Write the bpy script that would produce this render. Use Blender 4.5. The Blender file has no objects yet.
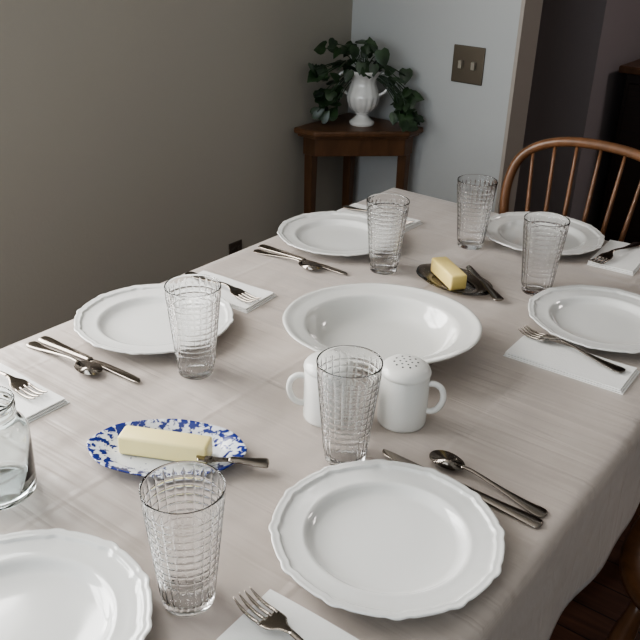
import bpy, bmesh, math, random
from mathutils import Vector, Matrix
from math import pi, sin, cos, radians
random.seed(7)
scene = bpy.context.scene
COL = scene.collection
TZ = 0.75
try:
    scene.view_settings.look = 'AgX - Medium High Contrast'
except Exception:
    pass

# ------------------------------------------------------------------ materials
def new_mat(name):
    m = bpy.data.materials.new(name); m.use_nodes = True
    nt = m.node_tree; b = nt.nodes["Principled BSDF"]
    return m, nt, b
def plain(name, col, rough=0.5, metal=0.0, bump=0.0, bscale=200.0, spec=0.5, coat=0.0, var=0.0):
    m, nt, b = new_mat(name)
    b.inputs["Roughness"].default_value = rough
    b.inputs["Metallic"].default_value = metal
    b.inputs["Specular IOR Level"].default_value = spec
    b.inputs["Coat Weight"].default_value = coat
    b.inputs["Coat Roughness"].default_value = .05
    tc = nt.nodes.new("ShaderNodeTexCoord")
    n = nt.nodes.new("ShaderNodeTexNoise"); n.inputs["Scale"].default_value = bscale
    n.inputs["Detail"].default_value = 4
    nt.links.new(tc.outputs["Object"], n.inputs["Vector"])
    mix = nt.nodes.new("ShaderNodeMixRGB"); mix.blend_type = 'MULTIPLY'
    mix.inputs[0].default_value = var
    mix.inputs[1].default_value = (*col, 1)
    nt.links.new(n.outputs["Fac"], mix.inputs[2])
    nt.links.new(mix.outputs[0], b.inputs["Base Color"])
    if bump > 0:
        bp = nt.nodes.new("ShaderNodeBump"); bp.inputs["Strength"].default_value = bump
        bp.inputs["Distance"].default_value = 0.002
        nt.links.new(n.outputs["Fac"], bp.inputs["Height"])
        nt.links.new(bp.outputs[0], b.inputs["Normal"])
    return m
def wood(name, c1, c2, rough=0.4, scale=(3, 3, 40), planks=None):
    m, nt, b = new_mat(name)
    tc = nt.nodes.new("ShaderNodeTexCoord")
    mp = nt.nodes.new("ShaderNodeMapping"); mp.inputs["Scale"].default_value = scale
    n = nt.nodes.new("ShaderNodeTexNoise"); n.inputs["Scale"].default_value = 3; n.inputs["Detail"].default_value = 6
    n.inputs["Distortion"].default_value = 0.6
    r = nt.nodes.new("ShaderNodeValToRGB")
    r.color_ramp.elements[0].position = .3; r.color_ramp.elements[1].position = .75
    r.color_ramp.elements[0].color = (*c1, 1); r.color_ramp.elements[1].color = (*c2, 1)
    nt.links.new(tc.outputs["Object"], mp.inputs[0]); nt.links.new(mp.outputs[0], n.inputs["Vector"])
    nt.links.new(n.outputs["Fac"], r.inputs[0])
    out = r.outputs[0]
    if planks:
        br = nt.nodes.new("ShaderNodeTexBrick"); br.inputs["Scale"].default_value = 1
        br.inputs["Brick Width"].default_value = 1.2; br.inputs["Row Height"].default_value = .09
        br.inputs["Mortar Size"].default_value = .002
        br.inputs["Color1"].default_value = (1, 1, 1, 1); br.inputs["Color2"].default_value = (.7, .7, .7, 1)
        br.inputs["Mortar"].default_value = (.1, .1, .1, 1)
        nt.links.new(tc.outputs["Object"], br.inputs["Vector"])
        mx = nt.nodes.new("ShaderNodeMixRGB"); mx.blend_type = 'MULTIPLY'; mx.inputs[0].default_value = 1
        nt.links.new(out, mx.inputs[1]); nt.links.new(br.outputs["Color"], mx.inputs[2]); out = mx.outputs[0]
    nt.links.new(out, b.inputs["Base Color"])
    b.inputs["Roughness"].default_value = rough
    return m
M_china = plain("china", (.73, .725, .70), .10, bscale=3, coat=.6)
M_bowl = plain("bowl_china", (.70, .69, .655), .12, bscale=3, coat=.6)
M_shaker = plain("shaker_china", (.72, .71, .675), .18, bscale=3)
M_hole = plain("hole_dark", (.03, .03, .03), .8)
M_steel = plain("steel", (.30, .265, .23), .18, 1.0, bscale=60)
M_napkin = plain("napkin_paper", (.78, .77, .745), .9, bump=.25, bscale=300)
M_butter = plain("butter", (.86, .74, .36), .42, bump=.1, bscale=40)
M_butter2 = plain("butter_yellow", (.84, .67, .26), .42, bump=.1, bscale=40)
for q in (M_butter, M_butter2):
    q.node_tree.nodes["Principled BSDF"].inputs["Subsurface Weight"].default_value = .15
    q.node_tree.nodes["Principled BSDF"].inputs["Subsurface Radius"].default_value = (.01, .008, .004)
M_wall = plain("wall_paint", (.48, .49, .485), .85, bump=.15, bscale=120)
M_wall_shade = plain("wall_paint_shaded", (.36, .335, .29), .85, bump=.15, bscale=120)  # same paint as the other walls, its shade put into a darker, warmer colour
M_ceil = plain("ceiling_paint", (.7, .7, .68), .9)
M_trim = plain("trim_paint", (.36, .32, .28), .6)
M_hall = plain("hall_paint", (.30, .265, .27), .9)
M_floor = wood("floor_wood", (.05, .02, .012), (.13, .055, .03), .35, (1.5, 14, 1), True)
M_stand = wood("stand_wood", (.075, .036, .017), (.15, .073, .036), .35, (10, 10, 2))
M_chair = wood("chair_wood", (.10, .046, .020), (.19, .088, .040), .32, (10, 10, 3))
M_table = wood("table_wood", (.10, .045, .02), (.2, .09, .05), .4)
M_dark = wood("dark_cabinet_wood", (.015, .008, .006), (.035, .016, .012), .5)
M_brass = plain("switch_metal", (.12, .10, .075), .4, .6)
M_toggle = plain("toggle", (.30, .27, .22), .4)
M_socket = plain("socket", (.05, .04, .03), .5)
M_outlet = plain("outlet_plastic", (.06, .045, .035), .5)
M_soil = plain("soil", (.02, .015, .01), .9)

def glass_mat(name, col=(.93, .97, .98), rough=0.0, ior=1.45):
    m, nt, b = new_mat(name)
    b.inputs["Base Color"].default_value = (*col, 1)
    b.inputs["Transmission Weight"].default_value = 1
    b.inputs["Roughness"].default_value = rough
    b.inputs["IOR"].default_value = ior
    return m
M_glass = glass_mat("clear_glass", (1, 1, 1), ior=1.42)
M_jar = glass_mat("jar_glass", (.92, .97, .975), ior=1.40)
M_dish = glass_mat("dish_glass", (.5, .47, .43))

def leaf_mat():
    m, nt, b = new_mat("leaf_green")
    n = nt.nodes.new("ShaderNodeTexNoise"); n.inputs["Scale"].default_value = 22
    tc = nt.nodes.new("ShaderNodeTexCoord"); nt.links.new(tc.outputs["Object"], n.inputs["Vector"])
    r = nt.nodes.new("ShaderNodeValToRGB")
    r.color_ramp.elements[0].position = .35; r.color_ramp.elements[1].position = .7
    r.color_ramp.elements[0].color = (.008, .020, .007, 1); r.color_ramp.elements[1].color = (.045, .085, .036, 1)
    nt.links.new(n.outputs["Fac"], r.inputs[0]); nt.links.new(r.outputs[0], b.inputs["Base Color"])
    b.inputs["Roughness"].default_value = .3
    return m
M_leaf = leaf_mat()

def cloth_mat():
    m, nt, b = new_mat("tablecloth_fabric")
    b.inputs["Base Color"].default_value = (.41, .355, .315, 1)
    b.inputs["Roughness"].default_value = .40
    b.inputs["Sheen Weight"].default_value = .3
    L = nt.links.new
    tc = nt.nodes.new("ShaderNodeTexCoord")
    mp = nt.nodes.new("ShaderNodeMapping"); mp.inputs["Scale"].default_value = (2.8, 1.1, 2)
    mp.inputs["Rotation"].default_value = (0, 0, .35)
    n1 = nt.nodes.new("ShaderNodeTexNoise"); n1.inputs["Scale"].default_value = 2.8; n1.inputs["Detail"].default_value = 2
    L(tc.outputs["Object"], mp.inputs[0]); L(mp.outputs[0], n1.inputs["Vector"])
    n2 = nt.nodes.new("ShaderNodeTexWave"); n2.inputs["Scale"].default_value = 260
    L(tc.outputs["Object"], n2.inputs["Vector"])
    mp3 = nt.nodes.new("ShaderNodeMapping"); mp3.inputs["Scale"].default_value = (2.4, 30, 10)
    n3 = nt.nodes.new("ShaderNodeTexNoise"); n3.inputs["Scale"].default_value = 1.3; n3.inputs["Detail"].default_value = 2
    n3.inputs["Distortion"].default_value = .5
    L(tc.outputs["Object"], mp3.inputs[0]); L(mp3.outputs[0], n3.inputs["Vector"])
    n5 = nt.nodes.new("ShaderNodeTexNoise"); n5.inputs["Scale"].default_value = 16; n5.inputs["Detail"].default_value = 2
    L(tc.outputs["Object"], n5.inputs["Vector"])
    sp = nt.nodes.new("ShaderNodeSeparateXYZ"); L(tc.outputs["Object"], sp.inputs[0])
    acc = None
    for ax, per, off in (("X", .31, .12), ("Y", .37, .05)):
        a = nt.nodes.new("ShaderNodeMath"); a.operation = 'ADD'; a.inputs[1].default_value = off; L(sp.outputs[ax], a.inputs[0])
        p = nt.nodes.new("ShaderNodeMath"); p.operation = 'PINGPONG'; p.inputs[1].default_value = per/2; L(a.outputs[0], p.inputs[0])
        r = nt.nodes.new("ShaderNodeMapRange"); r.interpolation_type = 'SMOOTHSTEP'
        r.inputs[1].default_value = 0; r.inputs[2].default_value = .009; r.inputs[3].default_value = 1; r.inputs[4].default_value = 0
        L(p.outputs[0], r.inputs[0])
        if acc is None: acc = r.outputs[0]
        else:
            s = nt.nodes.new("ShaderNodeMath"); s.operation = 'MAXIMUM'; L(acc, s.inputs[0]); L(r.outputs[0], s.inputs[1]); acc = s.outputs[0]
    def bump(src, st, dist, prev=None):
        bp = nt.nodes.new("ShaderNodeBump"); bp.inputs["Strength"].default_value = st; bp.inputs["Distance"].default_value = dist
        L(src, bp.inputs["Height"])
        if prev: L(prev.outputs[0], bp.inputs["Normal"])
        return bp
    b1 = bump(n1.outputs["Fac"], .70, .022)
    b3 = bump(n3.outputs["Fac"], .9, .0040, b1)
    b5 = bump(n5.outputs["Fac"], .45, .0035, b3)
    b4 = bump(acc, .5, .0014, b5)
    b2 = bump(n2.outputs["Fac"], .10, .001, b4)
    L(b2.outputs[0], b.inputs["Normal"])
    return m
M_cloth = cloth_mat()

def splatter_mat():
    m, nt, b = new_mat("blue_splatter_china")
    tc = nt.nodes.new("ShaderNodeTexCoord")
    n = nt.nodes.new("ShaderNodeTexNoise"); n.inputs["Scale"].default_value = 105; n.inputs["Detail"].default_value = 5
    n.inputs["Distortion"].default_value = .4
    nt.links.new(tc.outputs["Object"], n.inputs["Vector"])
    mp = nt.nodes.new("ShaderNodeMapping"); mp.inputs["Scale"].default_value = (1/.112, 1/.066, 0)
    ln = nt.nodes.new("ShaderNodeVectorMath"); ln.operation = 'LENGTH'
    nt.links.new(tc.outputs["Object"], mp.inputs[0]); nt.links.new(mp.outputs[0], ln.inputs[0])
    mr = nt.nodes.new("ShaderNodeMapRange"); mr.inputs[1].default_value = .50; mr.inputs[2].default_value = .85
    mr.inputs[3].default_value = -.10; mr.inputs[4].default_value = .07
    nt.links.new(ln.outputs["Value"], mr.inputs[0])
    ad = nt.nodes.new("ShaderNodeMath"); ad.operation = 'ADD'
    nt.links.new(n.outputs["Fac"], ad.inputs[0]); nt.links.new(mr.outputs[0], ad.inputs[1])
    r = nt.nodes.new("ShaderNodeValToRGB")
    r.color_ramp.elements[0].position = .53; r.color_ramp.elements[0].color = (.64, .66, .70, 1)
    r.color_ramp.elements[1].position = .585; r.color_ramp.elements[1].color = (.014, .026, .17, 1)
    nt.links.new(ad.outputs[0], r.inputs[0]); nt.links.new(r.outputs[0], b.inputs["Base Color"])
    b.inputs["Roughness"].default_value = .15
    return m
M_splat = splatter_mat()

# ------------------------------------------------------------------ mesh helpers
def mesh_obj(name, verts, faces, mat, smooth=True, parent=None, mats=None, fmat=None, angle=None):
    me = bpy.data.meshes.new(name); me.from_pydata([tuple(v) for v in verts], [], faces)
    me.materials.append(mat)
    if mats:
        for x in mats: me.materials.append(x)
    if fmat:
        for i, k in enumerate(fmat): me.polygons[i].material_index = k
    bm = bmesh.new(); bm.from_mesh(me); bmesh.ops.recalc_face_normals(bm, faces=bm.faces); bm.to_mesh(me); bm.free()
    for p in me.polygons: p.use_smooth = smooth
    if smooth and angle: me.set_sharp_from_angle(angle=radians(angle))
    o = bpy.data.objects.new(name, me); COL.objects.link(o)
    if parent: o.parent = parent
    return o
def empty(name, loc=(0, 0, 0), rot=0):
    o = bpy.data.objects.new(name, None); o.empty_display_size = .05
    o.location = loc; o.rotation_euler = (0, 0, rot); COL.objects.link(o); return o
def tag(o, label, cat, group=None):
    o["label"] = label; o["category"] = cat
    if group: o["group"] = group
    return o
def struct(o):
    o["kind"] = "structure"; return o
class MB:
    def __init__(s): s.v = []; s.f = []; s.m = []
    def add(s, v, f, m=0):
        k = len(s.v); s.v += [Vector(x) for x in v]; s.f += [[i + k for i in q] for q in f]; s.m += [m] * len(f)
    def box(s, a, b, m=0):
        x0, y0, z0 = a; x1, y1, z1 = b
        s.add([(x0,y0,z0),(x1,y0,z0),(x1,y1,z0),(x0,y1,z0),(x0,y0,z1),(x1,y0,z1),(x1,y1,z1),(x0,y1,z1)],
              [(0,3,2,1),(4,5,6,7),(0,1,5,4),(1,2,6,5),(2,3,7,6),(3,0,4,7)], m)
    def rings(s, rings, cap0=True, cap1=True, m=0, loop=False):
        n = len(rings[0]); v = [p for r in rings for p in r]; f = []
        R = len(rings)
        for i in range(R if loop else R - 1):
            j = (i + 1) % R
            for k in range(n):
                f.append((i*n+k, i*n+(k+1) % n, j*n+(k+1) % n, j*n+k))
        if not loop:
            if cap0: f.append(tuple(reversed(range(n))))
            if cap1: f.append(tuple((R-1)*n+k for k in range(n)))
        s.add(v, f, m)
    def tube(s, pts, rad, n=12, m=0):
        pts = [Vector(p) for p in pts]
        if not isinstance(rad, (list, tuple)): rad = [rad]*len(pts)
        rr = []; prev = None
        for i, p in enumerate(pts):
            t = (pts[min(i+1, len(pts)-1)] - pts[max(i-1, 0)]).normalized()
            if prev is None:
                a = t.orthogonal().normalized()
            else:
                a = (prev - t*prev.dot(t)).normalized()
            prev = a; b = t.cross(a)
            rr.append([p + (a*cos(2*pi*k/n) + b*sin(2*pi*k/n))*rad[i] for k in range(n)])
        s.rings(rr, m=m)
    def lathe(s, prof, n=48, closed=False, m=0, fn=None, cx=0, cy=0):
        rr = []
        for i, (r, z) in enumerate(prof):
            ring = []
            for k in range(n):
                t = 2*pi*k/n
                if fn: rx, zz = fn(r, z, t, i); ring.append((cx+rx*cos(t), cy+rx*sin(t), zz))
                else: ring.append((cx+r*cos(t), cy+r*sin(t), z))
            rr.append(ring)
        s.rings(rr, m=m, loop=closed)
    def obj(s, name, mat, parent=None, smooth=True, mats=None, angle=None):
        return mesh_obj(name, s.v, s.f, mat, smooth, parent, mats, s.m if mats else None, angle)
def bevel(o, w, seg=3, ang=30):
    md = o.modifiers.new("bevel", 'BEVEL'); md.width = w; md.segments = seg; md.limit_method = 'ANGLE'; md.angle_limit = radians(ang)
    return o
def quick_box(name, a, b, mat, parent=None, bev=0):
    m = MB(); m.box(a, b); o = m.obj(name, mat, parent, smooth=False)
    if bev: bevel(o, bev)
    return o
def catmull(pts, n):
    pts = [Vector(p) for p in pts]; out = []
    P = [pts[0]*2-pts[1]] + pts + [pts[-1]*2-pts[-2]]
    for i in range(1, len(P)-2):
        for k in range(n):
            t = k/n
            out.append(.5*((2*P[i]) + (P[i+1]-P[i-1])*t + (2*P[i-1]-5*P[i]+4*P[i+1]-P[i+2])*t*t + (3*P[i]-P[i-1]-3*P[i+1]+P[i+2])*t**3))
    out.append(pts[-1]); return out

def copy_thing(src, loc, rot, **kw):
    n = src.copy(); COL.objects.link(n); n.location = loc; n.rotation_euler = (0, 0, rot)
    def rec(a, b):
        for c in list(a.children):
            d = c.copy(); COL.objects.link(d); d.parent = b; rec(c, d)
    rec(src, n)
    for k, v in kw.items(): n[k] = v
    return n

# ------------------------------------------------------------------ room
XL, YB, YF, XR, ZC = -1.77, 2.50, -1.7, 1.9, 2.45
XO = -1.15       # edge of the opening in the back wall
XO2 = 0.9
LY0, LY1, LZ0, LZ1 = -.35, 1.02, .85, 2.1     # window in the left wall
struct(quick_box("floor", (XL-.1, YF-.1, -.05), (XR+.1, 5.2, 0), M_floor))
struct(quick_box("ceiling", (XL-.1, YF-.1, ZC), (XR+.1, 5.2, ZC+.05), M_ceil))
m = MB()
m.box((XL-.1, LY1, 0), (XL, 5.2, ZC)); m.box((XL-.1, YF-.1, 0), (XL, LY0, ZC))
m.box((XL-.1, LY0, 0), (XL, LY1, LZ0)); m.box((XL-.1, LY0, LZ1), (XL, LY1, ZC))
struct(m.obj("wall_left", M_wall_shade, smooth=False))
m = MB()
for y in (LY0, (LY0+LY1)/2-.02, LY1-.04): m.box((XL-.06, y, LZ0), (XL-.02, y+.04, LZ1))
for z in (LZ0, (LZ0+LZ1)/2-.02, LZ1-.04): m.box((XL-.055, LY0, z), (XL-.025, LY1, z+.04))
struct(m.obj("window_2", M_ceil, smooth=False))
struct(quick_box("wall_right", (XR, YF-.1, 0), (XR+.1, 5.2, ZC), M_wall))
m = MB(); m.box((XL, YB, 0), (XO, YB+.12, ZC)); m.box((XO2, YB, 0), (XR, YB+.12, ZC)); m.box((XO, YB, 2.1), (XO2, YB+.12, ZC))
struct(m.obj("wall_back", M_wall, smooth=False))
wx0, wx1, wz0, wz1 = -1.45, .55, .75, 2.1
m = MB(); m.box((XL, YF-.1, 0), (XR, YF, wz0)); m.box((XL, YF-.1, wz1), (XR, YF, ZC))
m.box((XL, YF-.1, wz0), (wx0, YF, wz1)); m.box((wx1, YF-.1, wz0), (XR, YF, wz1))
struct(m.obj("wall_front", M_wall, smooth=False))
m = MB()
for x in (wx0, (wx0+wx1)/2-.025, wx1-.05): m.box((x, YF-.06, wz0), (x+.05, YF-.02, wz1))
for z in (wz0, (wz0+wz1)/2-.02, wz1-.05): m.box((wx0, YF-.055, z), (wx1, YF-.025, z+.05))
struct(m.obj("window_1", M_ceil, smooth=False))
struct(quick_box("baseboard_left", (XL, YF, 0), (XL+.012, YB, .09), M_trim))
struct(quick_box("baseboard_back", (XL+.012, YB-.012, 0), (XO, YB, .09), M_trim))
struct(quick_box("trim_1", (XO, YB-.004, 0), (XO+.012, YB+.125, 2.1), M_trim))
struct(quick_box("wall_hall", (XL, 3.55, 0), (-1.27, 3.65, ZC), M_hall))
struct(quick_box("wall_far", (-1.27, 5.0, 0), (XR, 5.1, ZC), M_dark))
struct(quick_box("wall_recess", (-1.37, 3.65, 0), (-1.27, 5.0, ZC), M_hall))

cab = empty("cabinet", (-.86, 3.95, 0))
tag(cab, "dark brown wooden cabinet in the dim room beyond the opening", "cabinet")
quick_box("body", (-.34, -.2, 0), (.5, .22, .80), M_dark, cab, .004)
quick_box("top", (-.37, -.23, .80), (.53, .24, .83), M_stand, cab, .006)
for sx in (-.32, .09):
    d = quick_box("door", (sx, -.215, .10), (sx+.38, -.2, .76), M_dark, cab, .004)
    mk = MB(); mk.lathe([(0.002, 0), (.012, .004), (.012, .012), (.002, .018)], 16)
    k = mk.obj("knob", M_brass, d); k.location = (sx+(.34 if sx < 0 else .04), -.216, .45); k.rotation_euler = (pi/2, 0, 0)

sw = empty("light_switch", (-1.306, YB, .965)); tag(sw, "aged bronze double light switch plate on the pale wall", "light switch")
quick_box("plate", (-.056, -.005, -.058), (.056, 0, .058), M_brass, sw, .003)
for x in (-.023, .023):
    t = quick_box("toggle", (x-.006, -.017, -.012), (x+.006, -.004, .012), M_toggle, sw, .001); t["label"] = "pale switch toggle"
ou = empty("power_outlet", (XL, 1.895, .385)); tag(ou, "small brown power outlet on the dark wall", "outlet")
quick_box("plate", (0, -.03, -.03), (.005, .03, .03), M_outlet, ou, .002)
for y in (-.013, .013): quick_box("socket", (.004, y-.009, -.014), (.008, y+.009, .014), M_socket, ou, .003)

# ------------------------------------------------------------------ corner stand
st = empty("corner_table", (XL+.015, YB-.015, 0)); tag(st, "dark brown wooden corner table with three legs", "table")
def penta(s, e, inset=0):
    a = s-inset; i = inset
    return [(i, -i), (a, -i), (a, -e), (e, -a), (i, -a)]
def prism(P, z0, z1, name, mat, par, bev=0):
    n = len(P); v = [(x, y, z0) for x, y in P] + [(x, y, z1) for x, y in P]
    f = [tuple(range(n)), tuple(range(n, 2*n))] + [(k, (k+1) % n, n+(k+1) % n, n+k) for k in range(n)]
    o = mesh_obj(name, v, f, mat, False, par)
    if bev: bevel(o, bev)
    return o
S = .315
prism(penta(S, .09), .725, .745, "top", M_stand, st, .006)
prism(penta(S, .082, .010), .716, .725, "moulding", M_stand, st, .003)
prism(penta(S, .076, .024), .655, .716, "apron", M_stand, st, .002)
for (x, y) in ((.040, -.040), (S-.044, -.044), (.044, -S+.044)):
    mm = MB(); mm.rings([[(x+sx*w, y+sy*w, z) for sx, sy in ((-1,-1),(1,-1),(1,1),(-1,1))] for z, w in ((0, .011), (.62, .0165), (.70, .0165))])
    bevel(mm.obj("leg", M_stand, st, smooth=False), .003)
prism(penta(S, .11, .04), .17, .188, "shelf", M_stand, st, .003)

# potted plant
pl = empty("potted_plant", (-1.615, 2.365, .7455)); tag(pl, "dark leafy trailing plant in a white footed urn", "plant")
mm = MB()
prof = [(.002, 0), (.040, 0), (.043, .006), (.042, .012), (.032, .018), (.022, .028), (.019, .034), (.024, .038), (.024, .042), (.036, .050), (.045, .062), (.051, .078), (.053, .094), (.054, .100), (.051, .106), (.048, .118), (.043, .132), (.041, .142), (.045, .155), (.054, .168), (.060, .174), (.060, .181), (.051, .179), (.036, .160), (.002, .157)]
def fu(r, z, t, i):
    a = .0030 if .046 < z < .098 else (.0014 if .105 < z < .165 else 0)
    return r + a*abs(cos(7*t)), z
mm.lathe(prof, 98, fn=fu)
urn = mm.obj("urn", M_china, pl, angle=50)
for sg in (1, -1):
    mm = MB(); mm.tube(catmull([(sg*.041, 0, .150), (sg*.060, 0, .170), (sg*.082, 0, .160), (sg*.084, 0, .134), (sg*.072, 0, .112), (sg*.050, 0, .098)], 6), .0052, 10)
    h = mm.obj("handle", M_china, urn); h.rotation_euler = (0, 0, radians(30))
RT = Vector((.80, .60, 0)); FR = Vector((.6, -.8, 0))
LB = MB()
def leaf(c, size, nrm, up):
    n = nrm.normalized(); u = (up - n*up.dot(n)).normalized(); w = n.cross(u)
    out = [(0, -.5), (.28, -.62), (.5, -.42), (.52, -.1), (.38, .22), (.16, .5), (0, .72), (-.16, .5), (-.38, .22), (-.52, -.1), (-.5, -.42), (-.28, -.62)]
    v = [c + (w*x*size + u*y*size) + n*(-.35*abs(x)**1.5 - .12*y*y)*size*.6 for x, y in out]
    mid = [c + u*y*size + n*(-.12*y*y+.03)*size for y in (-.35, .0, .35)]
    f = [(0, 1, 12), (1, 2, 12), (2, 3, 13, 12), (3, 4, 13), (4, 5, 14, 13), (5, 6, 14), (6, 7, 14), (7, 8, 13, 14), (8, 9, 13), (9, 10, 12, 13), (10, 11, 12), (11, 0, 12)]
    LB.add(v+mid, f)
def stem(a, b):
    mid = (a+b)/2 + Vector((0, 0, .03))
    LB.tube(catmull([a, mid, b], 4), .0018, 5)
P0 = Vector((0, 0, .165))
clusters = [(-.08, .225, .055, 12), (-.02, .240, .05, 10), (.045, .205, .035, 6), (-.13, .16, .045, 11), (-.135, .09, .042, 10), (.13, .10, .025, 7), (.145, .05, .03, 9), (.10, .17, .022, 4), (.165, .03, .022, 6), (-.14, .045, .025, 5)]
for rx, z, sp, cnt in clusters:
    for _ in range(cnt):
        o = RT*(rx + random.gauss(0, sp*.5)) + Vector((random.uniform(-.01, .04), random.uniform(-.05, .03), 0)) + Vector((0, 0, max(.03, z + random.gauss(0, sp*.5))))
        o.x = max(o.x, -.105); o.y = min(o.y, .085)
        if o.z < .172 and abs(o.dot(RT)) < .088:
            continue
        nrm = Vector((random.gauss(.3, .4), random.gauss(-.5, .4), random.uniform(.2, 1)))
        up = Vector((random.gauss(0, .6), random.gauss(0, .6), -1 if random.random() < .6 else .6))
        leaf(o, random.uniform(.030, .048), nrm, up)
        if random.random() < .5: stem(P0, o)
for rx, fy, z in ((-.055, .055, .170), (-.015, .055, .195), (.028, .05, .190), (.105, .05, .035), (.12, .05, .045)):
    leaf(RT*rx + FR*fy + Vector((0, 0, z)), .034, Vector((.5, -.8, .4)), Vector((random.uniform(-.4, .4), 0, -1)))
for rx in (.125, .15):
    a = RT*(rx*.7) + FR*.04 + Vector((0, 0, .15)); b = RT*rx + FR*.08 + Vector((0, 0, .035)); c = RT*(rx+.01) + FR*(.13) + Vector((0, 0, .012))
    LB.tube(catmull([P0, a, b, c], 5), .0016, 5)
    for p in catmull([a, b, c], 3)[2:]:
        leaf(p + Vector((0, 0, .012)), random.uniform(.024, .034), Vector((.4, -.6, .8)), Vector((random.uniform(-.6, .6), random.uniform(-.6, .2), -.6)))
fol = LB.obj("foliage", M_leaf, pl)
q = MB(); q.lathe([(.002, .158), (.035, .162), (.002, .165)], 24); q.obj("soil", M_soil, pl)

# ------------------------------------------------------------------ table and cloth
TX0, TX1, TY0, TY1 = -1.145, -.238, .10, 1.842
tb = empty("dining_table", ((TX0+TX1)/2, (TY0+TY1)/2, 0)); tag(tb, "long wooden dining table hidden under a pale cloth", "table")
hx, hy = (TX1-TX0)/2-.008, (TY1-TY0)/2-.008
quick_box("tabletop", (-hx, -hy, .718), (hx, hy, .7455), M_table, tb, .006)
quick_box("apron", (-hx+.07, -hy+.07, .64), (hx-.07, hy-.07, .718), M_table, tb)
for sx in (-1, 1):
    for sy in (-1, 1):
        mm = MB(); mm.lathe([(.002, 0), (.018, 0), (.022, .05), (.03, .3), (.022, .34), (.034, .38), (.034, .60), (.04, .62), (.04, .65), (.002, .65)], 20)
        l = mm.obj("leg", M_table, tb, angle=40); l.location = (sx*(hx-.08), sy*(hy-.08), 0)
def cloth():
    d = .185; step = .0145; r = .012
    nx = int((TX1-TX0+2*d)/step); ny = int((TY1-TY0+2*d)/step)
    V = []; F = []
    cx = (TX0+TX1)/2; cy = (TY0+TY1)/2; hx = (TX1-TX0)/2; hy = (TY1-TY0)/2
    def ed(e):
        q = r*pi/2
        if e <= 0: return 0, 0
        if e < q: a = e/r; return r*sin(a), r*(1-cos(a))
        return r, r+(e-q)
    for j in range(ny+1):
        for i in range(nx+1):
            u = -hx-d + (2*hx+2*d)*i/nx; v = -hy-d + (2*hy+2*d)*j/ny
            ax, ay = abs(u), abs(v); ex = max(0, ax-(hx-r)); ey = max(0, ay-(hy-r))
            ox, dx = ed(ex); oy, dy = ed(ey)
            sx = 1 if u > 0 else -1; sy = 1 if v > 0 else -1
            dn = max(dx, dy) + .25*min(dx, dy)
            mn = min(dx, dy)
            k = max(0, max(dx, dy)-.02)/d
            x = min(ax, hx-r)+ox; y = min(ay, hy-r)+oy
            if ex > 0: x += k*(.0045*sin(v*14+1.3*sin(v*5)) + .0025*sin(v*37+.7) + .006) + .35*mn
            if ey > 0: y += k*(.003*sin(u*19+1) + .004) + .35*mn
            V.append((cx+sx*x, cy+sy*y, TZ-dn))
    for j in range(ny):
        for i in range(nx):
            a = j*(nx+1)+i; F.append((a, a+1, a+nx+2, a+nx+1))
    o = mesh_obj("tablecloth", V, F, M_cloth)
    md = o.modifiers.new("thick", 'SOLIDIFY'); md.thickness = .0012; md.offset = -1
    return tag(o, "warm grey-beige cotton tablecloth draped over the dining table", "tablecloth")
cloth()

# ------------------------------------------------------------------ dinner plates
def scallop(t, n=12):
    a = 2*pi/n; ph = abs((t % a) - a/2)/(a/2)
    g = cos(a/2)/cos(min(ph, .93)*a/2)
    g = 1-(1-g)*.55
    g -= .0095*math.exp(-((ph-.66)/.14)**2)
    g += .0030*math.exp(-((ph-1)/.22)**2)
    return g
def plate_mesh():
    prof = [
        (.002, .0055, 0), (.05, .0055, 0), (.080, .006, 0), (.087, .0080, 0), (.092, .0130, 0), (.0955, .0163, 0), (.098, .0172, .1), (.1005, .0170, .2),
        (.110, .0178, .5), (.119, .0188, .9), (.1228, .0190, 1), (.1238, .0196, 1), (.1252, .0221, 1), (.1270, .0227, 1), (.1290, .0222, 1), (.1318, .0231, 1), (.1345, .0238, 1), (.1357, .0230, 1), (.1350, .0208, 1),
        (.128, .0172, 1), (.115, .0130, .5), (.10, .0105, .1), (.092, .006, 0), (.084, .003, 0), (.080, 0, 0), (.076, 0, 0), (.074, .0028, 0), (.002, .0028, 0)]
    mm = MB()
    def fn(r, z, t, i):
        w = prof[i][2]; g = 1+(scallop(t)-1)*w
        return (r*g*1.010 if w > 0 else r), z
    mm.lathe([(a, b) for a, b, _ in prof], 360, fn=fn)
    return mm
pl0 = plate_mesh().obj("dinner_plate", M_china)
plates = [((-.390, .667), 8, "white scalloped dinner plate beside a spoon and knife"),
          ((-1.005, .872), 3, "white scalloped dinner plate near the dark wall side of table"),
          ((-1.012, 1.418), 14, "white scalloped dinner plate with cutlery beside the dark wall"),
          ((-.674, 1.725), 0, "white scalloped dinner plate set before the wooden chair"),
          ((-.405, 1.395), 10, "white scalloped dinner plate between napkin and tumbler"),
          ((-.602, .317), 5, "white scalloped dinner plate near tumbler and glass jar")]
for i, ((x, y), a, lb) in enumerate(plates):
    o = pl0 if i == 0 else pl0.copy()
    if i: COL.objects.link(o)
    o.location = (x, y, TZ+.0004); o.rotation_euler = (0, 0, radians(a))
    tag(o, lb, "plate", "dinner plates on the table")

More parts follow.
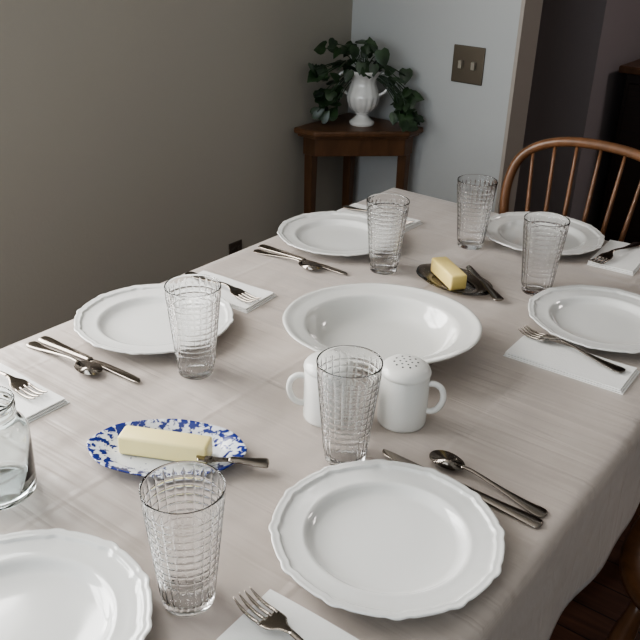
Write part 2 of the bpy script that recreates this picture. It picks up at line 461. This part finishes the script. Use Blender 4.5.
# serving bowl (oval, wide rim)
mm = MB()
bp = [(.002, .010), (.05, .010), (.085, .0115), (.101, .017), (.112, .028), (.119, .040), (.1225, .0465), (.1255, .0495), (.130, .0508), (.142, .0535), (.151, .0558), (.1535, .0575), (.157, .0584), (.160, .0584), (.1615, .0570), (.158, .0540),
      (.145, .0500), (.130, .0455), (.124, .0400), (.116, .0270), (.104, .0130), (.086, .0060), (.080, .0030), (.078, 0), (.073, 0), (.072, .003), (.002, .003)]
def fbw(r, z, t, i):
    w = min(1, max(0, (r-.13)/.025)); return r*(1+w*.0045*(abs(cos(6*t))-.5)), z
mm.lathe(bp, 240, fn=fbw)
for v in mm.v: v.x *= 1.01; v.y *= .925
bw = mm.obj("serving_bowl", M_bowl); bw.location = (-.660, 1.056, TZ+.001); bw.rotation_euler = (0, 0, radians(36))
tag(bw, "wide white ceramic serving bowl in the middle of the table", "bowl")

# ------------------------------------------------------------------ tumblers
def tumbler():
    Hh, rt, rb, th = .150, .0428, .0277, .0017
    mm = MB(); NV = 24; A = .0006
    offs = [(-.11, 0), (-.065, .45), (-.03, .88), (0, 1), (.03, .88), (.065, .45), (.11, 0), (.36, 0), (.64, 0)]
    ths = []
    for c in range(NV):
        for o_, h_ in offs: ths.append(((c+o_)*2*pi/NV, h_))
    def ring(r, z, hz=0, w=0):
        return [((r+max(hz, w*h)*A)*cos(t), (r+max(hz, w*h)*A)*sin(t), z) for t, h in ths]
    R = lambda z: rb+(rt-rb)*(z/Hh)
    rings = [ring(.001, .0010), ring(rb-.006, .0008), ring(rb-.002, 0), ring(rb-.0006, .001), ring(R(.003), .003), ring(R(.014), .014), ring(R(.016), .016, 0, 1)]
    cell = .0098; z0 = .042; nh = 10
    for c in range(nh):
        for o_, h_ in offs:
            z = z0+(c+o_)*cell
            rings.append(ring(R(z), z, h_, 1))
    zt = z0+(nh-.25)*cell
    rings += [ring(R(zt), zt, 0, 1), ring(R(zt+.002), zt+.002), ring(R(.146), .146), ring(R(.1487), .1487), ring(R(.1493)-.0002, .1493), ring(R(.1497)-.0004, .1497), ring(R(.15)-.0009, .15)]
    for z in [.1498, .1492, .148, .13, .10, .07, .04, .02, .015]:
        r = R(z)-th
        if z > .1495: r += .0004
        rings.append(ring(r, z))
    rings += [ring(R(.012)-.0030, .0118), ring(R(.011)-.0075, .0100), ring(.012, .0092), ring(.001, .0090)]
    mm.rings(rings)
    return mm.obj("drinking_glass", M_glass, angle=35)
g0 = tumbler()
gl = [((-.506, .461), "clear ribbed glass tumbler between plates and butter dish"), ((-.528, .775), "clear ribbed glass tumbler in front of the white shakers"),
      ((-.844, .810), "clear ribbed glass tumbler beside the dark wall plate"), ((-.849, 1.350), "clear ribbed glass tumbler beside plate near far butter dish"),
      ((-.781, 1.592), "clear ribbed glass tumbler beside the head plate"), ((-.565, 1.461), "clear ribbed glass tumbler between two plates")]
for i, ((x, y), lb) in enumerate(gl):
    o = g0 if i == 0 else g0.copy()
    if i: COL.objects.link(o)
    o.location = (x, y, TZ+.0004); o.rotation_euler = (0, 0, i*.4)
    tag(o, lb, "drinking glass", "ribbed glass tumblers")

# canning jar with shoulder and threaded neck
mm = MB()
op = [(.002, .002), (.036, .0015), (.042, 0), (.045, .003), (.0465, .010), (.0465, .082), (.0455, .090), (.042, .097), (.0365, .102), (.0335, .105), (.0330, .110), (.0345, .112), (.0345, .1135), (.0330, .1155), (.0330, .119), (.0345, .121), (.0345, .1225), (.0330, .1245), (.0330, .129), (.0345, .1305), (.0335, .1325),
      (.0318, .131), (.0315, .106), (.035, .1005), (.0405, .095), (.0438, .089), (.0447, .082), (.0447, .011), (.040, .0055), (.002, .005)]
mm.lathe(op, 96)
jar = mm.obj("glass_jar", M_jar); jar.location = (-.820, .441, TZ+.0004)
tag(jar, "squat clear pale blue glass canning jar beside a plate", "jar")

# ------------------------------------------------------------------ shakers
def shaker(loc, rot, lb, full=True):
    e = empty("shaker", (*loc, TZ+.0004), rot); tag(e, lb, "shaker", "salt and pepper shakers")
    mm = MB(); R = .0355
    mm.lathe([(.002, .002), (R-.006, .001), (R-.003, 0), (R-.0005, .002), (R, .006), (R, .078), (R-.001, .0795), (R-.001, .0805), (R+.0005, .0815)], 64)
    mm.obj("body", M_shaker, e, angle=60)
    mm = MB(); mm.lathe([(.002, .080), (R+.0005, .0812), (R+.0012, .083), (R+.0008, .086), (R-.002, .0905), (R-.006, .0938), (R-.012, .0960), (R-.020, .0975), (.002, .0983)], 64)
    holes = [(0, 0)] + [(.0085*cos(k*pi/3), .0085*sin(k*pi/3)) for k in range(6)] + [(.0165*cos(k*pi/5+.2), .0165*sin(k*pi/5+.2)) for k in range(10)]
    if not full: holes = holes[:3]
    for hx_, hy_ in holes:
        r = math.hypot(hx_, hy_); z = .0983-.0008*(r/.0165)
        vv = [(hx_+.0015*cos(2*pi*k/8), hy_+.0015*sin(2*pi*k/8), z+.0002) for k in range(8)] + [(hx_+.0015*cos(2*pi*k/8), hy_+.0015*sin(2*pi*k/8), z-.001) for k in range(8)]
        mm.add(vv, [tuple(range(8))] + [(k, (k+1) % 8, 8+(k+1) % 8, 8+k) for k in range(8)], 1)
    mm.obj("perforated_top", M_shaker, e, mats=[M_hole], angle=40)
    mm = MB(); mm.tube(catmull([(R-.003, 0, .068), (R+.008, 0, .0695), (R+.018, 0, .063), (R+.021, 0, .048), (R+.016, 0, .033), (R+.007, 0, .025), (R-.003, 0, .024)], 6), .0045, 14)
    mm.obj("handle", M_shaker, e)
shaker((-.519, .902), radians(22), "white ceramic handled shaker with perforated domed top")
shaker((-.608, .842), radians(222), "white ceramic handled shaker behind the glass tumbler", False)

# ------------------------------------------------------------------ butter dishes
def oval_dish(name, a, b, mat, hgt=.016):
    mm = MB()
    pf = [(.01, .005), (.55, .005), (.68, .006), (.75, .009), (.80, .0115), (.95, .0145), (.99, .016), (1.0, .0155), (.985, .013), (.80, .008), (.70, .003), (.62, 0), (.58, 0), (.56, .002), (.01, .002)]
    rr = []
    for q, z in pf:
        ring = []
        for k in range(96):
            t = 2*pi*k/96; w = 1+.012*cos(8*t)*(q > .9)
            ring.append((a*q*w*cos(t), b*q*w*sin(t), z*hgt/.016))
        rr.append(ring)
    mm.rings(rr); return mm.obj(name, mat)
bd = oval_dish("butter_dish", .106, .066, M_splat); bd.location = (-.713, .625, TZ+.0006); bd.rotation_euler = (0, 0, radians(34))
tag(bd, "oval white butter dish with blue splatter rim", "dish", "butter dishes")
def butter(name, L, W, Hh, mat):
    mm = MB(); mm.box((-L/2, -W/2, 0), (L/2, W/2, Hh)); o = mm.obj(name, mat, smooth=True); bevel(o, .004, 3); return o
bt = butter("butter_stick", .122, .032, .028, M_butter); bt.location = (-.712, .622, TZ+.0064); bt.rotation_euler = (0, 0, radians(27))
tag(bt, "long pale yellow stick of butter on the blue splatter dish", "butter")
fd = oval_dish("butter_dish", .088, .055, M_dish, .012); fd.location = (-.705, 1.383, TZ+.0006); fd.rotation_euler = (0, 0, radians(-12))
tag(fd, "small smoky glass butter dish near the serving bowl", "dish", "butter dishes")
b2 = butter("butter_stick", .100, .034, .031, M_butter2); b2.location = (-.718, 1.383, TZ+.0052); b2.rotation_euler = (0, 0, radians(-36))
tag(b2, "yellow stick of butter on smoky glass dish", "butter")

# ------------------------------------------------------------------ cutlery
WS = 1.12
def strip(sec, n=14):
    mm = MB(); rr = []
    for x, w, t, z in sec:
        rr.append([(x, WS*w*cos(2*pi*k/n), z+t*sin(2*pi*k/n)) for k in range(n)])
    mm.rings(rr); return mm
def smooth_sec(sec, n=5):
    out = []
    a = catmull([(s[0], s[1], s[2]) for s in sec], n); b = catmull([(s[0], s[3], 0) for s in sec], n)
    for p, q in zip(a, b): out.append((p.x, max(p.y, .0004), max(p.z, .0003), q.y))
    return out
def make_fork():
    e = empty("fork")
    strip(smooth_sec([(-.020, .0030, .0016, .0135), (0, .0032, .0016, .0120), (.03, .0042, .0014, .0075), (.065, .0075, .0013, .0040), (.085, .0098, .0013, .0032), (.094, .0085, .0012, .0032), (.097, .002, .0008, .0032)])).obj("handle", M_steel, e)
    mm = strip(smooth_sec([(-.018, .0028, .0015, .0133), (-.030, .0055, .0012, .0112), (-.040, .0115, .0010, .0085), (-.052, .0128, .0010, .0060), (-.055, .0126, .0009, .0055)]))
    for y in (-.0118, -.0039, .0039, .0118):
        mm.tube(catmull([(-.052, y, .006), (-.070, y, .0035), (-.085, y*.97, .0045), (-.097, y*.93, .0090)], 4), [.0019]*8 + [.0017, .0015, .0013, .0010, .0006], 8)
    mm.obj("tines", M_steel, e)
    return e
def make_knife(L=.235):
    e = empty("knife"); h = L/2
    strip(smooth_sec([(-.005, .0050, .0028, .005), (.01, .0058, .0030, .005), (h*.5, .0072, .0028, .0042), (h*.85, .0095, .0028, .0038), (h*.97, .0085, .0025, .0036), (h, .003, .0015, .0036)])).obj("handle", M_steel, e)
    mm = MB(); rr = []
    for x, y0, y1 in [(-.003, -.0045, .0045), (-.012, -.0055, .0045), (-.03, -.0085, .005), (-h*.55, -.0095, .0055), (-h*.8, -.0095, .0055), (-h*.93, -.0078, .0052), (-h*.985, -.003, .0045), (-h, .001, .003)]:
        c = (y0+y1)/2; w = (y1-y0)/2
        rr.append([(x, c+w*cos(2*pi*k/10), .0045+.0009*sin(2*pi*k/10)) for k in range(10)])
    mm.rings(rr); mm.obj("blade", M_steel, e)
    return e
def make_spoon():
    e = empty("spoon")
    strip(smooth_sec([(-.040, .0030, .0016, .0120), (-.02, .0028, .0017, .0125), (.02, .0038, .0015, .0080), (.055, .0070, .0013, .0042), (.075, .0092, .0012, .0034), (.083, .0075, .0011, .0034), (.086, .002, .0008, .0034)])).obj("handle", M_steel, e)
    mm = MB(); NR, NS = 9, 32; top = []; bot = []
    for i in range(NR+1):
        q = max(.02, i/NR); rt_ = []; rb_ = []
        for k in range(NS):
            t = 2*pi*k/NS; x = -.062+.0265*q*cos(t); y = .0175*q*sin(t)*(1-.12*cos(t))
            z = .0018+.0078*(q**2.2)
            rt_.append((x, y, z+.0008)); rb_.append((x, y, z-.0004))
        top.append(rt_); bot.append(rb_)
    mm.rings(list(reversed(bot))+top)
    mm.obj("bowl", M_steel, e)
    return e
F0 = make_fork(); K0 = make_knife(); S0 = make_spoon()
def place(src, items, kind):
    for i, (x, y, a, z, lb) in enumerate(items):
        o = src if i == 0 else copy_thing(src, (0, 0, 0), 0)
        o.location = (x, y, TZ+.0004+z); o.rotation_euler = (0, 0, radians(a))
        tag(o, lb, kind, {"fork": "forks beside the plates", "knife": "table knives beside the plates", "spoon": "teaspoons beside the plates"}[kind])
NZ = .0088
place(F0, [(-.361, .476, -9, NZ, "stainless steel fork on white napkin beside a large plate"),
           (-.408, 1.252, -8, NZ, "stainless steel fork resting on folded white napkin"),
           (-1.020, 1.052, 176, NZ, "stainless steel fork half hidden behind plate on napkin"),
           (-1.040, .592, 182, NZ, "stainless steel fork on napkin near the dark wall"),
           (-.507, 1.742, 80, NZ, "stainless steel fork on napkin at head of table"),
           (-1.03, 1.592, 180, NZ, "stainless steel fork on napkin beside far plate")], "fork")
place(K0, [(-.378, .815, -1, 0, "stainless steel table knife beside spoon and plate"),
           (-.998, .722, 182, 0, "stainless steel table knife beside spoon near wall"),
           (-1.002, 1.276, 179, 0, "stainless steel table knife beside far plate")], "knife")
place(S0, [(-.350, .842, -5, 0, "stainless steel teaspoon lying beside table knife"),
           (-1.030, .697, 181, 0, "stainless steel teaspoon beside table knife near wall"),
           (-1.025, 1.251, 180, 0, "stainless steel teaspoon beside far table knife")], "spoon")
k = make_knife(.095); k.name = "butter_knife"; k.location = (-.622, .655, TZ+.0150); k.rotation_euler = (0, radians(4), radians(38))
tag(k, "small steel butter knife resting on the splatter dish", "knife")
k = make_knife(.15); k.name = "butter_knife"; k.location = (-.650, 1.402, TZ+.0105); k.rotation_euler = (0, radians(3), radians(-38))
tag(k, "small steel butter knife resting on smoky glass dish", "knife")

# ------------------------------------------------------------------ napkins
def napkin(cx, cy, w, h, a, lb):
    mm = MB(); nx, ny = 14, 8
    for li, (z0, z1, sx, sy, ox) in enumerate(((0, .0021, 1, 1, 0), (.0027, .0048, .98, .96, -.001), (.0055, .0077, .965, .93, -.002))):
        V = []; F = []
        for s in (0, 1):
            for j in range(ny+1):
                for i in range(nx+1):
                    u = i/nx-.5; v = j/ny-.5
                    lift = .0007*li*(1+sin(u*7+cx*9))*(.5+v)*.5
                    V.append((u*w*sx+ox, v*h*sy, (z1 if s else z0) + lift))
        L = (nx+1)*(ny+1)
        for s in (0, 1):
            for j in range(ny):
                for i in range(nx):
                    q = s*L+j*(nx+1)+i; F.append((q, q+1, q+nx+2, q+nx+1))
        bd_ = [i for i in range(nx+1)] + [(j)*(nx+1)+nx for j in range(1, ny+1)] + [ny*(nx+1)+i for i in range(nx-1, -1, -1)] + [j*(nx+1) for j in range(ny-1, 0, -1)]
        for q in range(len(bd_)):
            p, r = bd_[q], bd_[(q+1) % len(bd_)]; F.append((p, r, L+r, L+p))
        mm.add(V, F)
    o = mm.obj("napkin", M_napkin, smooth=False); o.location = (cx, cy, TZ+.0003); o.rotation_euler = (0, 0, radians(a))
    tag(o, lb, "napkin", "folded paper napkins")
napkin(-.395, 1.226, .200, .090, 2, "folded white paper napkin beneath a fork")
napkin(-1.015, 1.056, .180, .092, 4, "folded white paper napkin beside plate near wall")
napkin(-1.010, .572, .185, .104, 0, "folded white paper napkin near glass jar")
napkin(-1.030, 1.602, .195, .080, 0, "folded white paper napkin beside far plate")
napkin(-.498, 1.748, .096, .170, 4, "folded white paper napkin at the head setting")
napkin(-.350, .476, .185, .104, 2, "folded white paper napkin beneath a fork near plate")

# ------------------------------------------------------------------ windsor chairs
def chair(loc, rot, lb):
    e = empty("dining_chair", (*loc, 0), rot); tag(e, lb, "chair", "bow-back dining chairs")
    mm = MB()
    def outline(s, z):
        ring = []
        for k in range(48):
            t = 2*pi*k/48; c, s_ = cos(t), sin(t)
            ex = .215 if s_ < 0 else .195
            x = ex*abs(c)**.75*(1 if c > 0 else -1)*s; y = (.215 if s_ > 0 else .205)*abs(s_)**.75*(1 if s_ > 0 else -1)*s
            ring.append((x, y, z))
        return ring
    mm.rings([outline(.90, .418), outline(.99, .430), outline(1, .445), outline(.97, .453), outline(.85, .448), outline(.5, .438), outline(.05, .437)])
    mm.obj("seat", M_chair, e)
    by = .192
    pts = [(-.140, by-.01, .445), (-.168, by+.020, .56), (-.202, by+.045, .70), (-.212, by+.060, .80), (-.187, by+.073, .875), (-.112, by+.081, .918), (0, by+.084, .930)]
    pts = pts + [(-x, y, z) for x, y, z in reversed(pts[:-1])]
    hp = catmull(pts, 8)
    mm = MB(); mm.tube(hp, .0118, 14); back = mm.obj("backrest", M_chair, e)
    for i in range(7):
        u = (i-3)/3; x0 = u*.110; x1 = u*.165
        best = max((p for p in hp), key=lambda p: -abs(p.x-x1)-(10 if p.z < .75 else 0))
        a = Vector((x0, by-.002, .445)); b = best
        P = [a.lerp(b, t/8) for t in range(9)]
        R = [.0052, .0060, .0070, .0076, .0070, .0060, .0052, .0045, .0040]
        mm = MB(); mm.tube(P, R, 10); mm.obj("spindle", M_chair, back)
    lp = []
    for sx in (-1, 1):
        for sy in (-1, 1):
            a = Vector((sx*.145, sy*.135, .425)); b = Vector((sx*.20, sy*.20, 0)); lp.append((a, b))
            P = [a.lerp(b, t/12) for t in range(13)]
            R = [.011, .014, .018, .020, .016, .019, .020, .019, .017, .015, .013, .011, .009]
            mm = MB(); mm.tube(P, R, 14); mm.obj("leg", M_chair, e)
    RS = [.007, .009, .011, .013, .014, .013, .011, .009, .007]
    for sx in (0, 2):
        a = lp[sx][0].lerp(lp[sx][1], .6); b = lp[sx+1][0].lerp(lp[sx+1][1], .6)
        mm = MB(); mm.tube([a.lerp(b, t/8) for t in range(9)], RS, 12); mm.obj("stretcher", M_chair, e)
    a = (lp[0][0].lerp(lp[0][1], .6)+lp[1][0].lerp(lp[1][1], .6))/2; b = Vector((-a.x, a.y, a.z))
    mm = MB(); mm.tube([a.lerp(b, t/8) for t in range(9)], RS, 12); mm.obj("stretcher", M_chair, e)
    return e
chair((-.650, 1.675), 0, "brown wooden bow-back spindle chair at the head of table")
chair((-.05, 1.30), radians(-90), "brown wooden bow-back spindle chair tucked beside the long edge")

# ------------------------------------------------------------------ lights
def area(name, loc, rot, sx, sy, P, col):
    l = bpy.data.lights.new(name, 'AREA'); l.shape = 'RECTANGLE'; l.size = sx; l.size_y = sy; l.energy = P; l.color = col
    o = bpy.data.objects.new(name, l); o.location = loc; o.rotation_euler = rot; COL.objects.link(o); return o
area("daylight_left_window", (XL-.11, (LY0+LY1)/2, (LZ0+LZ1)/2), (radians(90), 0, radians(-90)), LY1-LY0, LZ1-LZ0, 74, (1, .985, .96))
area("daylight_window", ((wx0+wx1)/2, YF-.14, (wz0+wz1)/2), (radians(90), 0, 0), wx1-wx0, wz1-wz0, 38, (.86, .94, 1))
area("hall_fill", (.4, 3.6, 2.3), (0, 0, 0), .5, .5, 13, (1, .9, .88))  # added fill light without a fixture, lifts the dim hall wall
w = bpy.data.worlds.new("world"); scene.world = w; w.use_nodes = True
w.node_tree.nodes["Background"].inputs[0].default_value = (.7, .8, 1, 1); w.node_tree.nodes["Background"].inputs[1].default_value = .5

# ------------------------------------------------------------------ camera
yaw, pit, rol = radians(36.694), radians(26.49), radians(-1.95)
right0 = Vector((cos(yaw), sin(yaw), 0)); fh = Vector((-sin(yaw), cos(yaw), 0)); Z = Vector((0, 0, 1))
fwd = fh*cos(pit) - Z*sin(pit); up0 = fh*sin(pit) + Z*cos(pit)
Rv = right0*cos(rol) - up0*sin(rol); Uv = right0*sin(rol) + up0*cos(rol)
cam = bpy.data.cameras.new("camera"); cam.sensor_width = 36; cam.lens = 36*843.5/640; cam.clip_start = .02
co = bpy.data.objects.new("camera", cam); COL.objects.link(co)
M = Matrix((Rv, Uv, -fwd)).transposed().to_4x4(); M.translation = Vector((0, 0, TZ+.6738)); co.matrix_world = M
scene.camera = co
